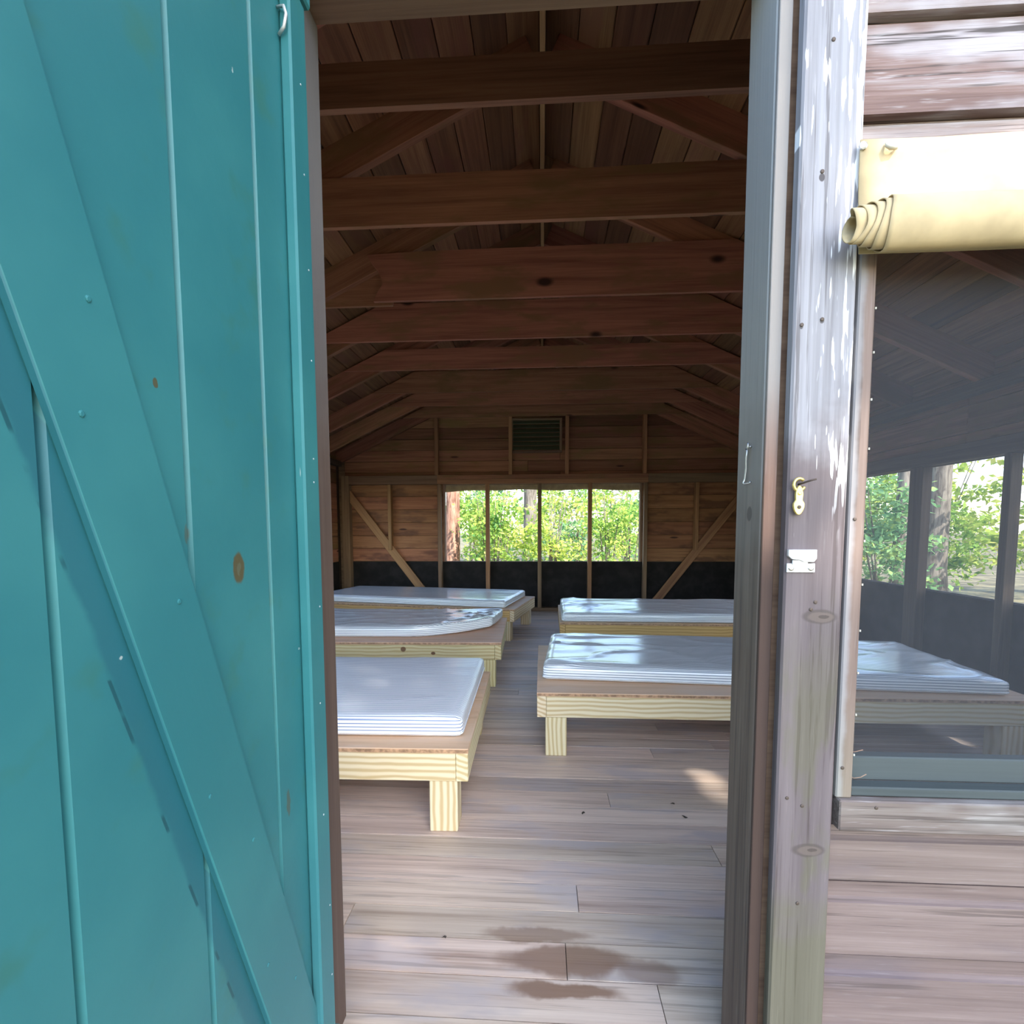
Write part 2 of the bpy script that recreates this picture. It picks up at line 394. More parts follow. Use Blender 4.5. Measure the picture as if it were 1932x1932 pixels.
def prism(name, pts, axis, lo, hi, mat, parent=None, bev=0.0):
    "polygon pts in the two other axes, extruded along axis; local X follows the longest run"
    n = len(pts)
    def co(p, q):
        if axis == 0: return Vector((q, p[0], p[1]))
        if axis == 1: return Vector((p[0], q, p[1]))
        return Vector((p[0], p[1], q))
    vs_ = [co(p, lo) for p in pts] + [co(p, hi) for p in pts]
    c = sum(vs_, Vector())/len(vs_)
    faces = [tuple(range(n)), tuple(range(2*n-1, n-1, -1))] + [(i, i+n, (i+1) % n + n, (i+1) % n) for i in range(n)]
    bm = bmesh.new(); bv = [bm.verts.new(v-c) for v in vs_]
    for f in faces: bm.faces.new([bv[i] for i in f])
    bmesh.ops.recalc_face_normals(bm, faces=bm.faces[:])
    if bev: bmesh.ops.bevel(bm, geom=bm.edges[:], offset=bev, segments=1, affect='EDGES')
    me = bpy.data.meshes.new(name); bm.to_mesh(me); bm.free()
    return link(name, me, mat, parent, Matrix.Translation(c))
def tube(name, pts, r, mat, parent=None, sides=8, closed=False):
    pts = [Vector(p) for p in pts]; n = len(pts); rs = r if isinstance(r, (list, tuple)) else [r]*n
    verts, faces = [], []; up = None
    for i, p in enumerate(pts):
        if closed: d = pts[(i+1) % n]-pts[i-1]
        else: d = pts[min(i+1, n-1)]-pts[max(i-1, 0)]
        d.normalize()
        if up is None: up = d.orthogonal().normalized()
        up = (up-d*up.dot(d)).normalized(); sdv = d.cross(up)
        for k in range(sides):
            a = 2*math.pi*k/sides
            verts.append(p+(up*math.cos(a)+sdv*math.sin(a))*rs[i])
    for i in range(n if closed else n-1):
        j = (i+1) % n
        for k in range(sides):
            k2 = (k+1) % sides
            faces.append((i*sides+k, i*sides+k2, j*sides+k2, j*sides+k))
    if not closed:
        faces.append(tuple(range(sides-1, -1, -1))); faces.append(tuple((n-1)*sides+k for k in range(sides)))
    return pydata(name, verts, faces, mat, parent, True)
def nail(p, nrm, r, mat, parent, name='nail'):
    "a small domed head"
    nrm = Vector(nrm).normalized(); u = nrm.orthogonal().normalized(); v = nrm.cross(u); p = Vector(p)
    vs_, fs = [], []
    for rr, h in ((1, -.3), (1, .15), (.6, .35)):
        for k in range(8):
            a = k*math.pi/4; vs_.append(p+(u*math.cos(a)+v*math.sin(a))*r*rr+nrm*r*h)
    for i in range(2):
        for k in range(8):
            k2 = (k+1) % 8; fs.append((i*8+k, i*8+k2, (i+1)*8+k2, (i+1)*8+k))
    fs.append(tuple(range(16, 24)))
    return pydata(name, vs_, fs, mat, parent)
def multi_box(name, boxes, mat, parent=None):
    verts, faces = [], []
    for (x0, x1), (y0, y1), (z0, z1) in boxes:
        b = len(verts)
        verts += [(x, y, z) for x in (x0, x1) for y in (y0, y1) for z in (z0, z1)]
        faces += [tuple(b+i for i in f) for f in ((0, 1, 3, 2), (4, 6, 7, 5), (0, 4, 5, 1), (2, 3, 7, 6), (0, 2, 6, 4), (1, 5, 7, 3))]
    return pydata(name, verts, faces, mat, parent)

# ------------------------------------------------------------------ main measures
HW = 2.30                      # inner half width of the cabin
YF, YB = .90, 5.82             # inner faces of front and back framing
SL = .47; APEX = 2.80          # rafter underside: z = APEX - SL*|x|
CA = 1/math.sqrt(1+SL*SL)
RAFT = .14
def roof_under(x): return APEX+RAFT/CA-SL*abs(x)

# ------------------------------------------------------------------ ground
g = pydata('ground', [(-90, -60, -.45), (90, -60, -.45), (90, 120, -.45), (-90, 120, -.45)], [(0, 1, 2, 3)], M['ground'])
tag(g, 'brown leaf littered forest floor around the cabin', None, None, 'structure')

# ------------------------------------------------------------------ floor
floor = multi_box('floor', [((-HW-.06, HW+.06), (.80, YB+.03), (-.08, -.021))], M['gap'])
tag(floor, 'worn grey brown plank floor of the bunkhouse', None, None, 'structure')
PITCH = .0955; y = .809; row = 0
while y < YB:
    cuts = [-HW-.05]
    if abs(y-1.0) < .03: cuts += [-1.3, .055]
    else:
        x = -HW+random.uniform(.5, 1.9)
        while x < HW-.4:
            cuts.append(x); x += random.uniform(1.3, 2.6)
    cuts.append(HW+.05)
    for a, b in zip(cuts, cuts[1:]):
        dz = random.uniform(-.0012, .0008)
        box('floorboard', (a+.0008, b-.0008), (y+.0014, y+PITCH-.0014), (-.02+dz, dz), M['floor'], floor, 0, 0)
    y += PITCH; row += 1

# ------------------------------------------------------------------ ceiling / roof
xe = 2.72
def slab(sx):
    z0, z1 = roof_under(0)+.024, roof_under(xe)+.024
    return [(0, .70, z0), (sx*xe, .70, z1), (sx*xe, 6.05, z1), (0, 6.05, z0), (0, .70, z0+.03), (sx*xe, .70, z1+.03), (sx*xe, 6.05, z1+.03), (0, 6.05, z0+.03)]
vv = slab(1)+slab(-1)
ff = []
for b in (0, 8):
    ff += [tuple(b+i for i in f) for f in ((0, 1, 2, 3), (7, 6, 5, 4), (0, 4, 5, 1), (1, 5, 6, 2), (2, 6, 7, 3), (3, 7, 4, 0))]
ceil = pydata('ceiling', vv, ff, M['tar'])
tag(ceil, 'open timber roof of dark boards, rafters and tie beams', None, None, 'structure')
BW = .142
for sx in (-1, 1):
    s = .012; dirv = Vector((sx*CA, 0, -SL*CA)); nrm = Vector((sx*SL*CA, 0, CA))
    base = Vector((0, 0, APEX+RAFT/CA))+nrm*.010
    while s < xe/CA-.05:
        joint = random.choice([1.606, 2.185, 2.867, 3.453, 4.066, 4.732])
        c = base+dirv*(s+BW/2)
        for y0, y1 in ((.74, joint), (joint, 5.98)):
            q = nrm*random.uniform(-.002, .001)
            board('roof_board', c+q+Vector((0, y0+.001, 0)), c+q+Vector((0, y1-.001, 0)), dirv, BW-.003, .019, M['roofboard'], ceil, .0035)
        s += BW
TIES = [(1.568, .127), (2.147, .193), (2.829, .262), (3.415, .243), (4.028, .158), (4.694, .19), (5.206, .18), (5.735, .17)]
TIEZ = 2.20
for k, (ty, th) in enumerate([(.985, 0)]+TIES):
    yr = ty+.041
    for sx in (-1, 1):
        a = Vector((sx*.012, yr, APEX)); b = Vector((sx*2.42, yr, APEX-SL*2.42))
        nrm = Vector((sx*SL*CA, 0, CA))*(RAFT/2)
        board('rafter', a+nrm, b+nrm, (sx*SL, 0, 1), RAFT, .038, M['beam'], ceil, .002)
    if th:
        lo = (APEX+RAFT/CA-TIEZ)/SL-.03; hi = (APEX+RAFT/CA-TIEZ-th)/SL-.03
        wob = lambda: random.uniform(-.004, .004)
        if k == 3:      # the third beam ends early on one side in a wavy bark edge
            pts = [(-.93, TIEZ), (-.905, TIEZ+.05), (-.875, TIEZ+.09), (-.895, TIEZ+.15), (-.94, TIEZ+.21), (-.96, TIEZ+th-.015), (-.7, TIEZ+th-.006), (hi, TIEZ+th), (lo, TIEZ)]
            prism('tie_beam', [(p[0], p[1]) for p in pts], 1, ty-.002, ty+.020, M['beam'], ceil)
            prism('tie_beam', [(-lo, TIEZ+.004), (-.84, TIEZ+.004), (-.84, TIEZ+.2), (-lo+.45, TIEZ+.2)], 1, ty+.0615, ty+.0815, M['beam'], ceil)
            continue
        n_ = 7
        top = [(hi-(2*hi)*i/n_, TIEZ+th+(wob() if 0 < i < n_ else 0)*(2.5 if k == 5 else 1)) for i in range(n_+1)]
        prism('tie_beam', [(-lo, TIEZ), (lo, TIEZ)]+top, 1, ty-.002, ty+.020, M['beam_dark' if k == 1 else 'beam'], ceil)
box('ridge_board', (-.011, .011), (.80, 5.95), (APEX-.03, APEX+.135), M['stud'], ceil, .002, 1)

box('block', (1.98, 2.19), (5.16, 5.20), (1.70, 1.735), M['stud'], ceil, .002, 0)
# ------------------------------------------------------------------ back wall
def gable(xlo, xhi, zlo, ys, n=1):
    "polygon under the roof between xlo and xhi"
    pts = [(xlo, zlo), (xhi, zlo), (xhi, roof_under(xhi)+.01)]
    if xlo < 0 < xhi: pts.append((0, roof_under(0)+.01))
    pts.append((xlo, roof_under(xlo)+.01))
    return pts
def wall_shell(name, y0, y1, holes_x, hz, mat):
    "wall with one opening, cut as five prisms joined into one mesh"
    x0, x1 = holes_x; z0, z1 = hz
    polys = [[(-HW-.11, -.40), (x0, -.40), (x0, roof_under(x0)), (-HW-.11, roof_under(HW+.11))],
             [(x1, -.40), (HW+.11, -.40), (HW+.11, roof_under(HW+.11)), (x1, roof_under(x1))],
             gable(x0, x1, z1, 0)]
    if z0 > -.39: polys.append([(x0, -.40), (x1, -.40), (x1, z0), (x0, z0)])
    verts, faces = [], []
    for p in polys:
        b = len(verts); n = len(p)
        verts += [(q[0], y0, q[1]) for q in p]+[(q[0], y1, q[1]) for q in p]
        faces += [tuple(b+i for i in range(n)), tuple(b+i for i in range(2*n-1, n-1, -1))]
        faces += [(b+i, b+i+n, b+(i+1) % n+n, b+(i+1) % n) for i in range(n)]
    return pydata(name, verts, faces, mat)
WX0, WX1, WZ0, WZ1 = -1.135, 1.122, .567, 1.455
wb = wall_shell('wall_back', 5.842, 5.862, (WX0, WX1), (WZ0, WZ1), M['framewood'])
tag(wb, 'dark board wall at the far end with studs, braces and black lower panels', None, None, 'structure')
z = WZ0; first = True
while z < 2.95:
    hgt = .151 if z < 1.45 else .125
    z1 = min(z+hgt, 2.95)
    xm = min(HW, (APEX+RAFT/CA-z1)/SL)
    if xm < .1: break
    segs = [(-xm, WX0), (WX1, xm)] if z < WZ1-.01 else ([(-xm, random.uniform(-.3, .3)), None] if xm > .6 else [(-xm, xm)])
    if segs[-1] is None: segs[-1] = (segs[0][1], xm)
    for a, b in segs:
        dy = random.uniform(-.002, .002)
        box('siding_board', (a+.001, b-.001), (5.822+dy, 5.841), (z+.0015, z1-.0015), M['patchy'] if z < 1.45 else M['interior'], wb, .004, 0)
    z = z1
for a, b in ((-HW, -1.16), (-1.16, -.62), (-.62, -.026), (-.026, .542), (.542, 1.14), (1.14, HW)):
    box('lower_panel', (a+.001, b-.001), (5.818, 5.841), (.0, WZ0-.004), M['blackpanel'], wb, .002)
for sx in (-1, 1):      # studs beside the window
    xs = -1.176 if sx < 0 else 1.162
    box('stud', (xs-.02, xs+.02), (5.742, 5.818), (.04, 1.455), M['framewood'], wb)
box('stud', (-1.775, -1.737), (5.742, 5.818), (.70, 1.455), M['stud'], wb)
box('stud', (1.706, 1.744), (5.742, 5.818), (.70, 1.455), M['stud'], wb)
for xs in (-HW+.03, HW-.03):
    box('corner_post', (xs-.045, xs+.045), (5.735, 5.82), (.0, 1.56), M['framewood'], wb)
for xs in (-1.202, -.356, .281, 1.143):
    box('stud', (xs-.02, xs+.02), (5.742, 5.818), (1.557, APEX-SL*abs(xs)+.05), M['stud'], wb)
box('wall_plate', (-HW, WX0-.06), (5.738, 5.82), (1.457, 1.555), M['framewood'], wb)
box('wall_plate', (WX1+.06, HW), (5.738, 5.82), (1.457, 1.555), M['framewood'], wb)
box('header', (WX0-.06, WX1+.06), (5.738, 5.82), (1.457, 1.507), M['stud'], wb)
box('header', (WX0-.06, WX1+.06), (5.734, 5.82), (1.508, 1.557), M['beam'], wb)
board('diagonal_brace', (-2.26, 5.775, 1.37), (-1.22, 5.775, .01), (1, 0, 1), .09, .02, M['stud'], wb)
board('diagonal_brace', (2.26, 5.775, 1.37), (1.21, 5.775, .01), (1, 0, -1), .09, .02, M['stud'], wb)
box('sole_plate', (-HW, HW), (5.738, 5.818), (0.0, .038), M['framewood'], wb)

# the long window in the back wall
win1 = empty('window_1', (0, 5.80, WZ0)); tag(win1, 'long screened opening in the far wall with three bare studs across it', None, None, 'structure')
def wl(p): return p  # parts of window_1 are placed relative to its empty
def winbox(name, xs, ys, zs, mat, long=None, par=None, org=(0, 5.80, WZ0)):
    return box(name, tuple(v-org[0] for v in xs), tuple(v-org[1] for v in ys), tuple(v-org[2] for v in zs), mat, par or win1, .002, long)
for xs, ma in ((-.62, 'stud'), (-.026, 'framewood'), (.542, 'stud')):
    winbox('mullion', (xs-.022, xs+.022), (5.736, 5.815), (.04, 1.456), M[ma], 2)
winbox('casing', (WX0-.012, WX0+.012), (5.82, 5.885), (WZ0-.06, WZ1), M['stop'], 2)
winbox('casing', (WX1-.012, WX1+.012), (5.82, 5.885), (WZ0-.06, WZ1), M['stop'], 2)
winbox('sill', (WX0+.013, WX1-.013), (5.843, 5.885), (WZ0-.02, WZ0), M['stop'], 0)
pydata('screen', [(WX0+.01, .070, 0), (WX1-.01, .070, 0), (WX1-.01, .070, WZ1-WZ0), (WX0+.01, .070, WZ1-WZ0)], [(0, 1, 2, 3)], M['screen_thin'], win1)

# rolled canvas flap over the far window
cv = empty('canvas_flap', (0, 5.93, 1.43)); tag(cv, 'tan canvas flap rolled up along the top of the far window', 'canvas flap')
pts = []; rr = []
for i in range(33):
    x = -1.22+2.44*i/32
    pts.append((x, 0, -.008+.018*math.cos((x+.05)*1.25)*1.0-.006*math.sin(x*9))); rr.append(.044+.004*math.sin(x*5+1))
tube('roll', pts, rr, M['canvas'], cv, 12)
multi = multi_box('flap', [((-1.22, 1.22), (-.006, .0), (.03, .14))], M['canvas'], cv)

# gable vent
vent = empty('gable_vent', (-.065, 5.80, 1.825)); tag(vent, 'green louvred wooden vent high in the far gable wall', 'vent')
for k in range(7):
    zc = .03+k*.048
    board('slat', (-.262, -.02, zc), (.262, -.02, zc), (0, .6, .8), .05, .009, M['ventgreen'], vent, .001)
for xs in (-.276, .276): box('frame', (xs-.014, xs+.014), (-.045, .012), (-.01, .345), M['framewood'], vent)
for zs in (-.012, .345): box('frame', (-.29, .29), (-.045, .012), (zs-.012, zs+.012), M['framewood'], vent)

# ------------------------------------------------------------------ side walls
def side_wall(sx, name, label, wname, wlabel):
    xi = sx*HW
    Y0, Y1, Z0, Z1 = 1.38, (4.28 if sx > 0 else 5.28), .567, (1.315 if sx > 0 else 1.50)  # left opening enlarged to let more daylight onto the mattresses
    X = lambda a, b: tuple(sorted((sx*a, sx*b)))
    shell = multi_box(name, [(X(HW+.082, HW+.102), (.80, Y0), (-.4, 1.875)), (X(HW+.082, HW+.102), (Y1, 5.86), (-.4, 1.875)),
                             (X(HW+.082, HW+.102), (Y0, Y1), (-.4, Z0)), (X(HW+.082, HW+.102), (Y0, Y1), (Z1, 1.875))], M['darkframe'])
    tag(shell, label, None, None, 'structure')
    z = Z0
    while z < 1.84:
        z1 = min(z+.151, 1.84)
        for a, b in (((.90, Y0), (Y1, 5.73)) if z < Z1-.08 else ((.90, 3.0), (3.0, 5.73))):
            box('siding_board', X(HW+.064, HW+.081), (a+.001, b-.001), (z+.0015, z1-.0015), M['interior'], shell, .004, 1)
        z = z1
    for a, b in ((.90, 2.5), (2.5, 4.1), (4.1, 5.73)):
        box('lower_panel', X(HW+.060, HW+.081), (a+.001, b-.001), (0, Z0-.004), M['blackpanel'], shell, .002, 1)
    for ys in (1.0, 1.36, Y1+.03):
        box('stud', X(HW+.0, HW+.058), (ys-.02, ys+.02), (.04, 1.66), M['darkframe'], shell)
    box('wall_plate', X(HW-.005, HW+.07), (.93, 5.72), (1.662, 1.72), M['darkframe'], shell, .002, 1)
    box('header', X(HW-.002, HW+.058), (Y0, Y1), (Z1, Z1+.09), M['darkframe'], shell, .002, 1)
    win = empty(wname, (xi, 2.6, Z0)); tag(win, wlabel, None, None, 'structure')
    L = lambda p: (p[0]-xi, p[1]-2.6, p[2]-Z0)
    for ys in ((2.055, 2.665, 3.277) if sx > 0 else (2.055, 2.665, 3.277, 4.07, 4.68)):
        a = L((sx*(HW+.03), ys, 0)); hw = .055 if ys > 3 else .022
        box('mullion', (a[0]-.028, a[0]+.028), (a[1]-hw, a[1]+hw), (-.52, Z1-Z0-.001), M['darkframe'], win, .002, 2)
    a = sx*.095
    pydata('screen', [(a, Y0-2.6, 0), (a, Y1-2.6, 0), (a, Y1-2.6, Z1-Z0), (a, Y0-2.6, Z1-Z0)], [(0, 1, 2, 3)], M['screen_thin'], win)
    for ys in (Y0, Y1):
        box('casing', X(.083, .125), (ys-2.6-.02, ys-2.6+.02), (-.03, Z1-Z0), M['stop'], win, .002, 2)
    return shell
side_wall(1, 'wall_right', 'dark board side wall with a screened opening, seen through the front window', 'window_3', 'screened side opening seen through the front window screen, trees beyond')
side_wall(-1, 'wall_left', 'dark board side wall hidden behind the open teal door', 'window_4', 'screened side opening beside the beds hidden by the teal door, enlarged to admit more daylight')

# ------------------------------------------------------------------ front wall
FX0, FX1, FZ0, FZ1 = .475, 1.72, .545, 1.50        # window opening
DX0, DX1, DZ = -.400, .358, 1.80                   # rough door opening
verts, faces = [], []
def addp(p, y0, y1):
    b = len(verts); n = len(p)
    verts.extend([(q[0], y0, q[1]) for q in p]+[(q[0], y1, q[1]) for q in p])
    faces.extend([tuple(b+i for i in range(n)), tuple(b+i for i in range(2*n-1, n-1, -1))]+[(b+i, b+i+n, b+(i+1) % n+n, b+(i+1) % n) for i in range(n)])
XW = HW+.10
LX0, LX1 = -1.72, -.545
for p in ([(-XW, -.4), (LX0, -.4), (LX0, roof_under(LX0)), (-XW, roof_under(XW))], [(LX0, -.4), (LX1, -.4), (LX1, FZ0-.01), (LX0, FZ0-.01)],
          [(LX0, FZ1), (LX1, FZ1), (LX1, roof_under(LX1)), (LX0, roof_under(LX0))], [(LX1, -.4), (DX0, -.4), (DX0, roof_under(DX0)), (LX1, roof_under(LX1))], [(DX0, DZ+.02), (DX1, DZ+.02), (DX1, roof_under(DX1)), (0, roof_under(0)), (DX0, roof_under(DX0))],
          [(DX0, -.4), (DX1, -.4), (DX1, -.085), (DX0, -.085)], [(DX1, -.4), (FX0, -.4), (FX0, roof_under(FX0)), (DX1, roof_under(DX1))], [(FX0, -.4), (FX1, -.4), (FX1, FZ0-.01), (FX0, FZ0-.01)],
          [(FX0, FZ1), (FX1, FZ1), (FX1, roof_under(FX1)), (FX0, roof_under(FX0))], [(FX1, -.4), (XW, -.4), (XW, roof_under(XW)), (FX1, roof_under(FX1))]):
    addp(p, .806, .816)
wf = pydata('wall_front', verts, faces, M['framewood'])
tag(wf, 'brown stained board siding of the front wall around door and window', None, None, 'structure')
def novelty(x0, x1, zb, hgt, mat, face=.787):
    "drop siding board: flat face with a cove along the top"
    s = hgt
    pts = [(face, zb), (face, zb+s*.70), (face+.004, zb+s*.715), (face+.0085, zb+s*.745), (face+.009, zb+s*.86), (face+.009, zb+s-.0075), (face+.0168, zb+s-.007), (face+.0165, zb+s), (.8055, zb+s), (.8055, zb)]
    return prism('siding_board', pts, 0, x0, x1, mat, wf)
TR0, TR1 = .361, .446
zb = .394-.1245*6
while zb < .47:
    novelty(TR1+.001, HW+.11, zb, .1235, M['siding']) if zb < .36 else novelty(TR1+.001, HW+.11, zb, .093, M['siding'])
    zb += .1245
zb = .394-.1245*6
while zb < roof_under(HW):
    if zb+.1235 < .53 or zb > 1.47: novelty(-HW-.11, -.50, zb, .1235, M['siding'])
    else: novelty(-HW-.11, LX0-.02, zb, .1235, M['siding'])
    zb += .1245
zb = 1.533; novelty(TR1+.001, HW+.11, 1.44, .091, M['siding_old'])
while zb < 2.9:
    xm = min(HW+.11, (APEX+RAFT/CA-zb-.12)/SL)
    if xm > TR1+.1: novelty(TR1+.001, xm, zb, .133, M['siding_old'])
    if zb > DZ+.05: novelty(-min(xm, .5), TR1 if xm > TR1 else xm, zb, .133, M['siding_old'])
    zb += .134
for xs in (-HW-.02, -1.76, -.46, .42, 1.78, HW+.02):
    box('stud', (xs-.02, xs+.02), (.818, .90), (.0, min(2.6, APEX-SL*abs(xs)-.01)), M['framewood'], wf)

# door frame
fr = empty('trim_1', (0, 0, 0)); tag(fr, 'weathered grey wooden door frame and trim boards around the open doorway', None, None, 'structure')
box('jamb', (-.400, -.381), (.79, .90), (-.30, DZ), M['jamb_brown'], fr, .003)
box('jamb', (.336, .3555), (.80, .90), (-.30, DZ), M['jamb'], fr, .003)
box('door_head', (-.42, .38), (.79, .90), (DZ+.001, DZ+.02), M['framewood'], fr, .003, 0)
board('door_stop', (.346, .796, -.30), (.346, .796, DZ), (1, 0, 0), .0185, .007, M['stop_door'], fr, .001)
post = box('corner_trim', (TR0, TR1), (.770, .790), (-.38, 1.98), M['post'], fr, .003, 2)
box('casing_trim', (-.49, -.402), (.770, .787), (-.38, 1.90), M['post'], fr, .003, 2)
box('door_sill', (-.40, .358), (.70, .806), (-.085, -.03), M['sill'], fr, .003, 0)
for p in ((.392, 1.448), (.400, 1.247), (.372, 1.240), (.407, .839), (.401, .828), (.377, .535), (.400, .523), (.399, .365), (.40, 1.62)):
    nail((p[0], .7695, p[1]), (0, -1, 0), .0028, M['nailhead'], fr)
# front window
win2 = empty('window_2', (FX0, .78, FZ0)); tag(win2, 'screened window in the front wall right of the door, one mattress visible inside', None, None, 'structure')
O2 = (FX0, .78, FZ0)
def w2(name, xs, ys, zs, mat, long): return winbox(name, xs, ys, zs, mat, long, win2, O2)
w2('casing', (.4495, .473), (.770, .789), (FZ0-.008, 1.474), M['casing'], 2)
w2('casing', (1.70, 1.79), (.770, .787), (FZ0-.008, 1.52), M['casing'], 2)
w2('sill', (.452, 1.80), (.763, .786), (.488, FZ0-.0085), M['sill'], 0)
w2('screen_rail', (.4735, 1.70), (.797, .818), (.553, .591), M['greyrail'], 0)
w2('screen_stool', (.4735, 1.70), (.775, .8), (.538, .5525), M['greyrail'], 0)
pydata('screen', [(-.024, .020, .0), (1.24, .020, .0), (1.24, .020, .96), (-.024, .020, .96)], [(0, 1, 2, 3)], M['screen'], win2)
for p in ((.458, .962), (.457, .585)):
    nail((p[0]-O2[0], .7695-O2[1], p[1]-O2[2]), (0, -1, 0), .0027, M['nailhead'], win2)
nail((.505-O2[0], .7625-O2[1], .527-O2[2]), (0, -1, 0), .0027, M['nailhead'], win2)
for k in range(11):     # staples that hold the screen along the casing edge
    zz = .60+k*.066+random.uniform(-.004, .004)
    o = box('staple', (.4725-O2[0], .4745-O2[0]), (.7697-O2[1], .7715-O2[1]), (zz-O2[2], zz+.003-O2[2]), M['canvas_in'], win2, 0)

added_win5 = empty('added_window_5', (LX0, .78, FZ0)); tag(added_win5, 'added screened window hidden behind the open teal door to light the nearest left bed', None, None, 'structure')
O5 = (LX0, .78, FZ0)  # opening added out of view so daylight reaches the nearest left bed
for nm, xs_, zs_, lg in (('casing', (LX0-.018, LX0+.02), (FZ0-.008, 1.474), 2), ('casing', (LX1-.008, LX1+.03), (FZ0-.008, 1.474), 2), ('sill', (LX0-.02, LX1+.03), (.488, FZ0-.0085), 0), ('head', (LX0-.02, LX1+.03), (1.475, 1.53), 0)):
    winbox(nm, xs_, (.765, .786), zs_, M['casing' if nm == 'casing' else 'sill'], lg, added_win5, O5)
pydata('screen', [(0, .020, .0), (LX1-LX0, .020, .0), (LX1-LX0, .020, .96), (0, .020, .96)], [(0, 1, 2, 3)], M['screen_thin'], added_win5)

# canvas flap of the front window: nailed strip and roll
cf = empty('canvas_flap', (.45, .765, 1.40)); tag(cf, 'sunlit tan canvas flap nailed above the front window, rolled up at its bottom', 'canvas flap')
verts, faces = [], []
nx, nz = 40, 8
for i in range(nx+1):
    for j in range(nz+1):
        x = -.012+1.35*i/nx; zz = -.072+.155*j/nz
        verts.append((x, -.002+.003*noise.noise(Vector((x*7, zz*9, 0)))-.008*(1-j/nz)**2, zz))
for i in range(nx):
    for j in range(nz):
        a = i*(nz+1)+j; faces.append((a, a+nz+1, a+nz+2, a+1))
fl = pydata('hanging_cloth', verts, faces, M['canvas'], cf, True)
md = fl.modifiers.new('thick', 'SOLIDIFY'); md.thickness = .002
verts, faces = [], []
turns, per = 5.0, 28; N = int(turns*per); NX = 46
for i in range(N+1):
    t = i/per; a = -2*math.pi*t+1.25
    r = .0155+.0036*t
    x0 = -.040+.0105*max(0, t-.6)+.004*math.sin(a*2+t)
    crumple = 1.0+(.25*math.sin(3*a+1)*(1-t/1.6) if t < 1.6 else 0)
    for j in range(NX+1):
        x = x0+(1.36-x0)*(j/NX)**1.4
        wv = .0013*noise.noise(Vector((x*9, math.cos(a)*1.5, math.sin(a)*1.5)))
        rx, rz = (r*.78*crumple+wv), (r*1.02*crumple+wv)
        # a little tilt so the section leans, as in a hand rolled flap
        dy, dz = math.cos(a)*rx, math.sin(a)*rz
        verts.append((x, -.032+dy*.9-dz*.12, -.047+dz+dy*.25))
for i in range(N):
    for j in range(NX):
        a = i*(NX+1)+j; faces.append((a, a+NX+1, a+NX+2, a+1))
rl = pydata('roll', verts, faces, M['canvas'], cf, True)
md = rl.modifiers.new('thick', 'SOLIDIFY'); md.thickness = .0012
nail((.4405-.45, .7605-.765, 1.4735-1.40), (0, -1, 0), .0055, M['steel'], cf, 'screw')
tube('curled_tab', [(.021, -.004, .076), (.020, -.008, .070), (.024, -.010, .066), (.031, -.009, .066), (.036, -.005, .071)], [.0015, .003, .0035, .003, .0012], M['canvas_in'], cf, 8)

# ------------------------------------------------------------------ teal door
door = empty('door_1', (-.372, .786, 0)); tag(door, 'teal painted plank door standing open toward the viewer with a diagonal brace', None, None, 'structure')
def dl(x, y, z): return Vector((x+.372, y-.786, z))
DF = -.360
edges = [.785, .7925]
bounds = [.046, .196, .345, .494, .643, .784]
def door_board(y0, y1):
    "vertical board with chamfered long edges"
    c = .0055
    pts = [(DF-.024, y0+.0006), (DF-.024, y1-.0006), (DF-.0085, y1-.0006), (DF, y1-.0012 if y1 > .78 else y1-.002), (DF, y0+c+.0015), (DF-.0115, y0+.0006)]
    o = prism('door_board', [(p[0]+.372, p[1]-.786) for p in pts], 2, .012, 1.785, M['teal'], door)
    return o
for y0, y1 in zip(bounds, bounds[1:]): door_board(y0, y1)
def dbox(name, xs, ys, zs, long): return box(name, tuple(v+.372 for v in xs), tuple(v-.786 for v in ys), zs, M['teal'], door, .003, long)
dbox('batten', (DF+.0003, DF+.0165), (.719, .767), (.12, 1.70), 2)
dbox('ledge', (DF+.0003, DF+.022), (.06, .7745), (1.702, 1.785), 1)
dbox('ledge', (DF+.0003, DF+.022), (.06, .7745), (.015, .117), 1)
# brace: measured edges on the board face, shifted to its own face
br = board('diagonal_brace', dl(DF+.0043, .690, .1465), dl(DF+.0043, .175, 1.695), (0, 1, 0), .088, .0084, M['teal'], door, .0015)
def brace_pt(t, s):
    a, b = Vector((0, .690, .1465)), Vector((0, .175, 1.695)); d = (b-a).normalized(); nrm = Vector((0, d.z, -d.y))
    p = a+(b-a)*t+nrm*s
    return dl(DF+.0086, p.y, p.z)
for t, s in ((.10, .02), (.16, -.018), (.27, .02), (.34, -.02), (.47, .018), (.58, -.02), (.63, .02), (.78, 0)):
    nail(brace_pt(t, s), (1, 0, 0), .0028, M['teal'], door)
for zz in (.22, .34, .5, .68, .83, 1.02, 1.055, 1.2, 1.33, 1.46, 1.58):
    nail(dl(DF+.0168, .750+random.uniform(-.006, .008), zz), (1, 0, 0), .0014, M['plate'], door)
tube('bent_wire', [dl(DF+.001, .716, 1.655), dl(DF+.012, .712, 1.652), dl(DF+.016, .710, 1.64), dl(DF+.012, .711, 1.625), dl(DF+.002, .716, 1.62)], .0022, M['plate'], door, 6)
nail(dl(DF+.0003, .408, 1.055), (1, 0, 0), .005, M['nailhead'], door, 'screw')
for zz in (1.62, .30):   # strap hinges on the far edge
    dbx = box('hinge', (-.372+.372-.016, -.372+.372+.004), (-.004, .003), (zz, zz+.08), M['nailhead'], door, .001, 2)

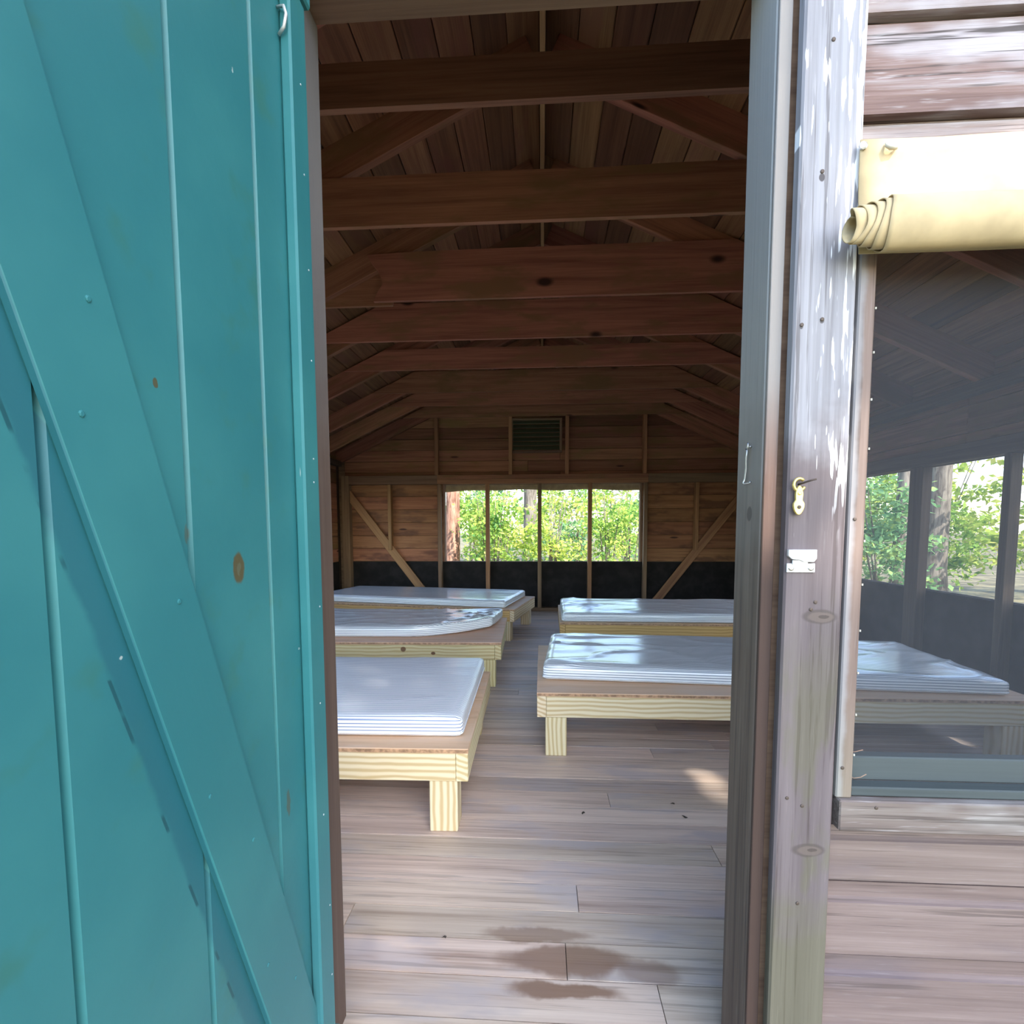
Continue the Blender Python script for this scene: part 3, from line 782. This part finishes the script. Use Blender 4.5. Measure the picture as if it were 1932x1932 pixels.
# ------------------------------------------------------------------ hardware on the frame
hk = empty('hook_latch', (.336, .842, 1.075)); tag(hk, 'steel hook and screw eye hanging on the inner face of the door jamb', 'hook')
rp = [(-.006+.0065*math.cos(a)*.3, .006*math.cos(a), .0045+.0065*math.sin(a)) for a in [2*math.pi*k/14 for k in range(14)]]
tube('screw_eye', rp, .0014, M['steel'], hk, 7, True)
tube('shank', [(.0, 0, .004), (-.004, -.002, .0045)], .0015, M['steel'], hk, 7)
tube('hook_rod', [(-.008, .002, .001), (-.0085, -.004, -.003), (-.0085, -.002, -.012), (-.007, .001, -.03), (-.0075, .003, -.046), (-.009, .006, -.0525), (-.008, .004, -.0545), (-.005, -.006, -.054), (-.004, -.010, -.0525)], .0016, M['steel'], hk, 7)

bl = empty('brass_hasp_link', (.374, .7695, 1.012)); tag(bl, 'brass figure-eight link hanging from a bent nail on the weathered trim board', 'latch')
ring = [(.0095*math.cos(a)*.8, -.006, .0105*math.sin(a)*.85) for a in [math.radians(40)+math.radians(300)*k/15 for k in range(16)]]
tube('ring', [(p[0], p[1], p[2]) for p in ring], .0024, M['brass'], bl, 8)
prof = []
for k in range(28):
    a = 2*math.pi*k/28
    zc = -.0225+.0215*math.sin(a)
    wdt = .0068+.0022*(1 if zc < -.026 else -.15)-.0014*math.exp(-((zc+.022)/.006)**2)
    prof.append((wdt*math.cos(a)*(1-.15*abs(math.sin(a))**6), zc))
prism('link_plate', prof, 1, -.0085, -.004, M['brass'], bl, .0008)
nail((0, -.0088, -.0125), (0, -1, 0), .0028, M['brass'], bl, 'rivet')
nail((0, -.0088, -.0325), (0, -1, 0), .0028, M['nailhead'], bl, 'rivet')
tube('bent_nail', [(.002, .002, .001), (.003, -.010, .002), (.010, -.016, .005), (.017, -.020, .007)], .0014, M['nailhead'], bl, 7)

hp = empty('strike_plate', (.383, .7695, .900)); tag(hp, 'bright steel latch keeper with two screws on the door trim board', 'latch')
box('base_plate', (-.0205, .0205), (-.0022, .0), (-.0165, -.003), M['plate'], hp, .0006)
prism('folded_cover', [(-.0205, .0175), (.0205, .0175), (.0205, .004), (.0165, -.001), (.002, -.001), (-.004, .002), (-.0145, .003), (-.0205, .008)], 1, -.0065, -.0005, M['plate'], hp, .0007)
box('bolt_tongue', (-.0135, .009), (-.0045, -.0022), (-.0045, .002), M['plate'], hp, .0006)
for sx in (-1, 1): nail((sx*.0142, -.0026, -.0102), (0, -1, 0), .0042, M['steel'], hp, 'screw')

# two dry pine needles caught in the screen corner
for i, (p, lab) in enumerate((([(.4735, .792, .5995), (.484, .785, .604), (.493, .781, .609)], 'dry pine needle slanting up over the grey screen rail'),
                              ([(.473, .789, .568), (.482, .782, .563), (.491, .780, .566), (.499, .780, .571)], 'dry curved pine needle low against the window sill corner'))):
    e = tube('pine_needle', p, .0007, M['stop'], None, 5); tag(e, lab, 'pine needle')

# ------------------------------------------------------------------ beds
BT, BD = .272, .845
def make_bed(loc, rz, length, flip, pine, label, rail_mat=None):
    "platform bed; local origin at the aisle-side near floor corner, +x toward its other end (flip -> -x), +y away"
    root = empty('platform_bed', loc, rz); tag(root, label, 'bed', 'wooden platform beds in the bunkhouse')
    s = -1 if flip else 1; P = M[pine]
    X = lambda a, b: tuple(sorted((s*a, s*b)))
    t = .016; z1 = BT-t; z0 = z1-.089
    box('plywood_top', X(0, length), (0, BD), (z1+.0005, BT), M['ply'], root, .0015, 0)
    box('top_edge', X(.0, length), (-.0008, -.0001), (z1+.003, BT-.003), M['plyedge'], root, 0, 0)
    box('end_rail', X(.001, .039), (.001, BD-.001), (z0, z1), P, root, .002, 1)
    box('end_rail', X(length-.039, length-.001), (.001, BD-.001), (z0, z1), P, root, .002, 1)
    box('side_rail', X(.040, length-.040), (.002, .040), (z0, z1), M[rail_mat or pine], root, .002, 0)
    box('side_rail', X(.040, length-.040), (BD-.040, BD-.002), (z0, z1), P, root, .002, 0)
    for lx in (.036, length-.128):
        for ly in (.008, BD-.098):
            box('leg', X(lx, lx+.088), (ly, ly+.088), (0, z0-.0005), P, root, .003, 2)
    for k in range(3):
        xx = length*(.27+.23*k)
        box('crosspiece', X(xx-.019, xx+.019), (.041, BD-.041), (z0+.004, z1), P, root, .002, 1)
    return root

def make_mattress(loc, rz, L, W, H, mat, label, seed, wrinkle=.004, pull=0.0):
    "rounded slab in a loose striped cover"
    r = .017; hx, hy, hz = L/2, W/2, H/2
    nxx, nyy, nzz = 84, 34, 5
    verts, faces, idx = [], [], {}
    sd_ = Vector((seed*13.1, seed*7.7, seed*3.3))
    def V(i, j, k):
        key = (i, j, k)
        if key in idx: return idx[key]
        p = Vector((-hx+2*hx*i/nxx, -hy+2*hy*j/nyy, -hz+2*hz*k/nzz))
        q = Vector((max(-hx+r, min(hx-r, p.x)), max(-hy+r, min(hy-r, p.y)), max(-hz+r, min(hz-r, p.z))))
        d = p-q
        if d.length > 1e-6: p = q+d.normalized()*r
        up = (p.z+hz)/(2*hz)
        edge = min(hx-abs(p.x), hy-abs(p.y))
        # long pulled creases running in from the ends, broad swells elsewhere
        a = noise.noise(Vector((p.x*2.2+p.y*1.5, p.y*7-p.x*1.2, 0))+sd_)
        b = noise.noise(Vector((p.x*6, p.y*14, 3))+sd_)
        ridge = (1-abs(a))**11
        endw = .35+.65*math.exp(-((hx-abs(p.x))/.45)**2)
        p.z += up*(wrinkle*endw*(ridge*1.6+.45*b)+.004*noise.noise(Vector((p.x*1.6, p.y*2.3, 9))+sd_))
        if edge < .03: p.z -= up*.0035*(1-edge/.03)
        w2_ = .0025*noise.noise(Vector((p.x*5, p.z*40, p.y*5))+sd_)
        p.y += w2_*(-1 if p.y < 0 else 1)*(1 if abs(p.y) > hy-.02 else 0)
        if pull:      # the near corner on the aisle side is drawn in and a little up
            u = max(0, (p.x-(hx-.55))/.55); v = max(0, (hy-p.y)/(2*hy))
            p.y += pull*u**1.7*v; p.z += .022*u**2*v**2; p.x -= .05*u*v
        idx[key] = len(verts); verts.append(p); return idx[key]
    for i in range(nxx):
        for j in range(nyy):
            faces.append((V(i, j, nzz), V(i+1, j, nzz), V(i+1, j+1, nzz), V(i, j+1, nzz)))
            faces.append((V(i, j, 0), V(i, j+1, 0), V(i+1, j+1, 0), V(i+1, j, 0)))
    for i in range(nxx):
        for k in range(nzz):
            faces.append((V(i, 0, k), V(i+1, 0, k), V(i+1, 0, k+1), V(i, 0, k+1)))
            faces.append((V(i, nyy, k), V(i, nyy, k+1), V(i+1, nyy, k+1), V(i+1, nyy, k)))
    for j in range(nyy):
        for k in range(nzz):
            faces.append((V(0, j, k), V(0, j, k+1), V(0, j+1, k+1), V(0, j+1, k)))
            faces.append((V(nxx, j, k), V(nxx, j+1, k), V(nxx, j+1, k+1), V(nxx, j, k+1)))
    root = pydata('mattress', verts, faces, mat, None, True, Matrix.Translation(Vector(loc)) @ Matrix.Rotation(rz, 4, 'Z'))
    tag(root, label, 'mattress', 'striped mattresses on the platform beds')
    # seam welt along the near long side and the aisle end
    pts = []
    for sx_, sy_ in ((-1, -1), (1, -1), (1, 1), (-1, 1)):
        for q in range(5):
            a = {(-1, -1): math.pi, (1, -1): 1.5*math.pi, (1, 1): 0, (-1, 1): .5*math.pi}[(sx_, sy_)]+q*math.pi/8
            pts.append((sx_*(hx-r)+r*1.02*math.cos(a), sy_*(hy-r)+r*1.02*math.sin(a), -hz+.014))
    if not pull: tube('seam_welt', pts, .0028, mat, root, 6, True)
    return root
MT = .066
make_bed((-.226, 1.494, 0), math.radians(1.2), 1.96, True, 'pine_fresh', 'pale pine platform bed nearest the door on the left of the aisle')
make_mattress((-.265-.95, 1.945, BT+MT/2+.001), math.radians(1.2), 1.90, .79, MT, M['tick_white'], 'white and blue striped mattress on the left bed nearest the door', 1, .002)
make_bed((-.020, 2.040, 0), 0, 1.97, False, 'pine_fresh', 'pale pine platform bed right of the aisle, nearest the front window', 'pine_fresh')
make_mattress((.963, 2.512, BT+MT/2+.001), math.radians(-4.0), 1.87, .735, MT, M['tick_grey'], 'glossy striped mattress lying askew on the near bed right of the aisle', 2, .006)
make_bed((-.240, 2.944, 0), math.radians(1.6), 1.96, True, 'pine_green', 'yellow-green pine platform bed with two dark knots, second on the left')
make_mattress((-.275-.94, 3.405, BT+MT/2+.001), math.radians(1.6), 1.86, .73, MT, M['tick_grey'], 'crinkled glossy mattress with one drawn-in corner on the second left bed', 3, .010, .26)
make_bed((-.230, 4.165, 0), math.radians(-11.0), 1.96, True, 'pine_fresh', 'platform bed standing at an angle, farthest back on the left', 'pine_orange')
make_mattress((-1.150, 4.775, BT+MT/2+.001), math.radians(-11.0), 1.86, .79, MT, M['tick_grey'], 'smooth grey striped mattress on the angled bed farthest back', 4, .0015)
make_bed((.130, 3.600, 0), math.radians(-1.0), 1.96, False, 'pine_orange', 'orange toned pine platform bed, farther one on the right of the aisle')
make_mattress((1.10, 3.998, BT+MT/2+.001), math.radians(-1.0), 1.89, .80, MT, M['tick_grey'], 'shiny striped mattress on the orange bed, farther one on the right', 5, .008)

# litter on the floor
for i, (x, y, rz, s, lab) in enumerate(((-.226, 1.093, .3, .006, 'small dark round crumb on the pale boards before the doorway'), (.138, 1.625, 1.1, .010, 'curled dark leaf scrap in the middle of the open floor'),
                                   (.47, 1.62, 2.2, .011, 'dark leaf scrap near the right jamb on the floor'), (.45, 1.70, .2, .009, 'thin curved stem lying near the right jamb on the floor'))):
    n_ = 7; vs_ = []
    for k in range(n_):
        a = 2*math.pi*k/n_; rr = s*(.55 if k % 2 else 1)*(1 if abs(math.cos(a)) > .5 else .7)
        vs_.append((math.cos(a)*rr, math.sin(a)*rr*.6, .0015+.0015*math.sin(a*2)))
    vs_ += [(v[0], v[1], v[2]+.0012) for v in vs_]
    fs = [tuple(range(n_-1, -1, -1)), tuple(range(n_, 2*n_))]+[(k, (k+1) % n_, (k+1) % n_+n_, k+n_) for k in range(n_)]
    o = pydata('leaf_scrap', vs_, fs, M['leaflitter'], None, False, Matrix.Translation((x, y, .0005)) @ Matrix.Rotation(rz, 4, 'Z'))
    tag(o, lab, 'leaf scrap', 'litter on the floorboards')

# ------------------------------------------------------------------ forest
def leaves_mesh(name, centers, size, mat, parent, flat=.5):
    n = len(centers)
    d = rng.normal(size=(n, 3)); d /= np.linalg.norm(d, axis=1)[:, None]
    up = rng.normal(size=(n, 3)); up[:, 2] += 1.2*flat*2; up /= np.linalg.norm(up, axis=1)[:, None]
    u = np.cross(up, d); u /= np.linalg.norm(u, axis=1)[:, None]; v = np.cross(up, u)
    s = size*(.6+.8*rng.random(n))[:, None]
    c = np.asarray(centers)
    P = np.stack([c+u*s, c+v*s*.5+up*s*.12, c-u*s, c-v*s*.5+up*s*.12], 1).reshape(-1, 3)
    me = bpy.data.meshes.new(name)
    me.vertices.add(4*n); me.vertices.foreach_set('co', P.astype(np.float32).ravel())
    me.loops.add(4*n); me.loops.foreach_set('vertex_index', np.arange(4*n, dtype=np.int32))
    me.polygons.add(n); me.polygons.foreach_set('loop_start', np.arange(0, 4*n, 4, dtype=np.int32)); me.polygons.foreach_set('loop_total', np.full(n, 4, dtype=np.int32))
    me.update(calc_edges=True); me.validate()
    o = link(name, me, mat, parent); o['kind'] = 'stuff'
    return o
def clumps(n, c, r, k, cr):
    "n points in k clumps inside an ellipsoid"
    cc = rng.normal(size=(k, 3)); cc /= np.linalg.norm(cc, axis=1)[:, None]; cc *= rng.random(k)[:, None]**.45
    cc = cc*np.array(r)+np.array(c)
    i = rng.integers(0, k, n); p = rng.normal(size=(n, 3))*cr*np.array([1, 1, .55])
    return cc[i]+p
def trunk(name, h, r0, r1, lean, mat, parent, wob=.03):
    pts, rs = [], []
    for i in range(15):
        t = i/14; pts.append((lean[0]*t*h+wob*math.sin(t*7), lean[1]*t*h+wob*math.cos(t*5)-wob, t*h)); rs.append((r0+(r1-r0)*t)*(1+.35*math.exp(-t*h/.35)))
    return tube(name, pts, rs, mat, parent, 14)
def tree(loc, h, r, lean, bark, leafm, crown, n, size, label, group='trees in the forest'):
    root = empty('tree', loc); tag(root, label, 'tree', group)
    trunk('trunk', h, r, r*.6, lean, M[bark], root)
    if n:
        cz, rad = crown
        c = (lean[0]*h, lean[1]*h, cz)
        for k in range(5):
            a = rng.random()*6.28; b0 = Vector((lean[0]*h*.75, lean[1]*h*.75, h*(.62+.07*k)))
            tube('branch', [b0, b0+Vector((math.cos(a)*rad*.45, math.sin(a)*rad*.45, .3*rad*.5)), b0+Vector((math.cos(a)*rad*.8, math.sin(a)*rad*.8, rad*.35))], [r*.3, r*.18, r*.06], M[bark], root, 7)
        leaves_mesh('foliage', clumps(n, c, (rad, rad, rad*.75), 60, rad*.16), size, M[leafm], root)
    return root
def shrub(loc, h, w_, leafm, n, size, label):
    root = empty('shrub', loc); tag(root, label, 'shrub', 'leafy shrubs outside the cabin')
    for k in range(5):
        a = rng.random()*6.28; q = rng.random()*w_*.4
        tube('stem', [(math.cos(a)*.04, math.sin(a)*.04, 0), (math.cos(a)*q*.5, math.sin(a)*q*.5, h*.5), (math.cos(a)*q, math.sin(a)*q, h*.92)], [.016, .012, .005], M['bark_grey'], root, 6)
    leaves_mesh('foliage', clumps(n, (0, 0, h*.55), (w_*.5, w_*.45, h*.47), max(12, n//45), .16), size, M[leafm], root)
    return root
GZ = -.45
# beyond the back window
tree((-1.868, 10.3, GZ), 9.0, .155, (.012, 0), 'bark_red', 'leaf', (9.5, 1.0), 2500, .10, 'reddish pine trunk at the left edge of the far window')
tree((-.345, 13.5, GZ), 10.0, .19, (.004, 0), 'bark_grey', 'leaf_b', (10.5, 1.0), 2500, .10, 'thick grey trunk seen just left of the middle window stud')
tree((3.35, 16.0, GZ), 10.0, .13, (.01, 0), 'bark_grey', 'leaf', (10.5, 1.0), 2000, .10, 'slender grey trunk at the right edge of the far window')
tree((-4.9, 19.0, GZ), 11.0, .22, (.0, 0), 'bark_grey', 'leaf', (10.5, 1.0), 2000, .12, 'grey trunk deep in the woods behind the left far pane')
shrub((-1.35, 11.3, GZ), 2.9, 1.5, 'leaf', 1500, .055, 'bright green shrub beside the reddish trunk behind the far window')
shrub((-.85, 10.6, GZ), 2.2, 1.5, 'leaf_y', 1300, .05, 'yellow-green shrub behind the second far pane from the left')
shrub((-1.45, 14.6, GZ), 3.2, 1.7, 'leaf_b', 1300, .06, 'tall blue-green shrub filling the left half of the far window')
shrub((.35, 11.6, GZ), 2.0, 1.5, 'leaf_b', 1000, .055, 'blue-green shrub behind the third far pane from the left')
shrub((1.0, 12.8, GZ), 2.7, 1.5, 'leaf_y', 1100, .055, 'yellow-green shrub behind the stud right of the middle one')
shrub((2.1, 12.0, GZ), 2.5, 1.4, 'leaf', 1000, .055, 'green shrub behind the right hand far pane')
shrub((.55, 16.5, GZ), 3.3, 2.2, 'leaf', 1200, .07, 'pale green thicket shrub deep behind the middle of the far window')
shrub((2.9, 17.5, GZ), 3.2, 2.2, 'leaf_b', 1200, .07, 'distant shrub deep behind the right far pane')
shrub((-3.6, 15.5, GZ), 3.2, 2.2, 'leaf', 1200, .07, 'distant shrub left of the reddish pine trunk')
for x, y, h, w_, lf, n_, lab in ((-.95, 9.6, 2.4, 1.0, 'leaf', 1500, 'leafy shrub close behind the far window, left of the middle'), (.15, 9.9, 2.3, 1.1, 'leaf_y', 1100, 'light shrub close behind the middle stud of the far window'),
                             (1.35, 10.3, 2.4, 1.1, 'leaf', 1200, 'leafy shrub close behind the right half of the far window'), (1.85, 14.6, 3.4, 1.6, 'leaf_y', 1500, 'tall pale shrub behind the right end of the far window'),
                             (-.1, 18.6, 3.9, 2.0, 'leaf', 1600, 'tall shrub deep in the woods behind the thick grey trunk')):
    shrub((x, y, GZ), h, w_, lf, n_, .05 if y < 12 else .065, lab)
for x, y, h, lf, lab in ((-2.9, 20.5, 4.6, 'leaf_y', 'tall pale sapling far behind the left far pane'), (-.6, 22, 4.8, 'leaf', 'tall pale sapling far behind the second far pane'),
                      (1.5, 21, 4.6, 'leaf_b', 'tall pale sapling far behind the third far pane'), (3.7, 22.5, 4.8, 'leaf_y', 'tall pale sapling far behind the fourth far pane'), (5.6, 24, 5.0, 'leaf', 'tall pale sapling far back right of the far window')):
    shrub((x, y, GZ), h, 2.0, lf, 1500, .075, lab)
# beyond the right wall, seen through the front window
tree((6.9, 9.35, GZ), 9.0, .21, (0, 0), 'bark_grey', 'leaf', (9.5, 1.0), 2200, .10, 'broad mossy grey trunk behind the side opening, right of its post')
tree((6.12, 9.05, GZ), 9.0, .10, (.0, 0), 'bark_grey', 'leaf', (9.5, 1.0), 1500, .10, 'grey trunk behind the side opening, left of its post')
shrub((5.6, 8.6, GZ), 2.4, 1.7, 'leaf_b', 1500, .06, 'green shrub behind the side opening, left of the post')
shrub((7.0, 10.9, GZ), 3.0, 2.2, 'leaf', 1500, .07, 'leafy shrub behind the two trunks outside the side opening')
shrub((8.2, 8.6, GZ), 2.8, 2.0, 'leaf_y', 1300, .07, 'yellow-green shrub right of the mossy trunk outside the side opening')
shrub((4.9, 10.3, GZ), 2.6, 1.8, 'leaf', 1200, .07, 'shrub farther back outside the side opening')
shrub((9.6, 6.4, GZ), 2.8, 2.4, 'leaf', 1200, .08, 'broad shrub out beyond the right wall of the cabin')
# in front, to the right of the doorway
shrub((5.2, -1.4, GZ), 3.4, 2.4, 'leaf', 2600, .09, 'tall green shrub out in front, right of the doorway')
shrub((4.6, 1.2, GZ), 2.8, 2.0, 'leaf_b', 2000, .09, 'tall shrub beside the front right corner of the cabin')
shrub((6.3, -4.4, GZ), 4.0, 2.8, 'leaf', 2600, .10, 'big green shrub out in front, farther right')
shrub((5.55, 9.9, GZ), 3.4, 1.6, 'leaf', 2200, .06, 'tall shrub filling the left part of the side opening')
shrub((6.7, 12.4, GZ), 3.8, 2.4, 'leaf_b', 2600, .07, 'tall dense shrub far back between the two trunks outside the side opening')
shrub((8.3, 11.4, GZ), 3.8, 2.4, 'leaf_y', 2600, .07, 'tall pale shrub far back right of the mossy trunk')
shrub((7.7, 10.3, GZ), 1.7, 1.5, 'leaf', 1500, .06, 'low leafy shrub at the foot of the mossy trunk outside the side opening')
shrub((10.5, 10.0, GZ), 3.6, 2.6, 'leaf', 2200, .08, 'tall shrub far off to the right beyond the side opening')
# beyond the left wall
shrub((-9.5, 5.0, GZ), 2.2, 2.4, 'leaf', 1000, .08, 'broad shrub out beyond the left wall of the cabin')
tree((-10.0, 9.0, GZ), 9.0, .24, (0, 0), 'bark_grey', 'leaf', (9.0, 1.0), 1500, .12, 'grey tree out beyond the left wall of the cabin')

# the tall tree in front of the cabin whose crown shades the doorway and has gaps shaped to place the sunflecks
def shade_tree(loc, h, r, lean, cc, rad, n, size, label):
    root = empty('tree', loc); tag(root, label, 'tree', 'trees in the forest')
    trunk('trunk', h, r, r*.55, lean, M['bark_grey'], root)
    top = Vector((lean[0]*h, lean[1]*h, h*.75))
    for k in range(9):
        tgt = Vector(cc)-Vector(loc)+Vector((rng.normal()*rad[0]*.5, rng.normal()*rad[1]*.5, rng.normal()*rad[2]*.4))
        b0 = Vector((lean[0]*h*.6, lean[1]*h*.6, h*(.5+.04*k)))
        tube('branch', [b0, (b0+tgt)/2+Vector((0, 0, .15)), tgt], [r*.3, r*.16, r*.04], M['bark_grey'], root, 7)
    p = rng.normal(size=(n, 3)); p /= np.linalg.norm(p, axis=1)[:, None]; p *= rng.random(n)[:, None]**(1/3)
    p = p*np.array(rad)+np.array(cc)
    D = np.array(SUN_DIR); keep = np.ones(n, bool)
    def proj(axis, val): return p+D*((val-p[:, axis])/D[axis])[:, None]
    q = proj(1, .77)
    for (x0, x1, z0, z1) in GAPS_WALL:
        keep &= ~((q[:, 0] > x0-size*.8) & (q[:, 0] < x1+size*.8) & (q[:, 2] > z0-size*.8) & (q[:, 2] < z1+size*.8))
    q = proj(2, 0)
    for (x0, x1, y0, y1) in GAPS_FLOOR:
        keep &= ~((q[:, 0] > x0-size*.8) & (q[:, 0] < x1+size*.8) & (q[:, 1] > y0-size*.8) & (q[:, 1] < y1+size*.8))
    leaves_mesh('foliage', p[keep]-np.array(loc), size, M['leaf'], root)
    return root
GAPS_WALL = [(.46, 2.0, 1.40, 1.47), (.445, .475, .90, 1.06)]
GAPS_FLOOR = [(.615, .625, 1.75, 2.15), (1.34, 1.40, 2.06, 2.2)]
C0 = Vector((.55, .45, .85))-SUN_DIR*9.0
shade_tree((C0.x+2.2, C0.y-.5, GZ), 9.0, .22, (-.03, 0), tuple(C0), (2.1, 1.7, 1.4), 22000, .06, 'tall unseen broadleaf tree in front of the cabin shading the doorway, leaf gaps shaped for sunflecks')
GAPS_WALL = []; GAPS_FLOOR = []
C1 = Vector((2.4, 2.9, .9))-SUN_DIR*7.0  # unseen crown added to keep direct sun out of the side opening
shade_tree((C1.x+1.6, C1.y+.5, GZ), 7.5, .2, (-.03, 0), tuple(C1), (1.6, 1.9, 1.2), 9000, .08, 'unseen broadleaf tree added near the front right corner to shade the side opening')
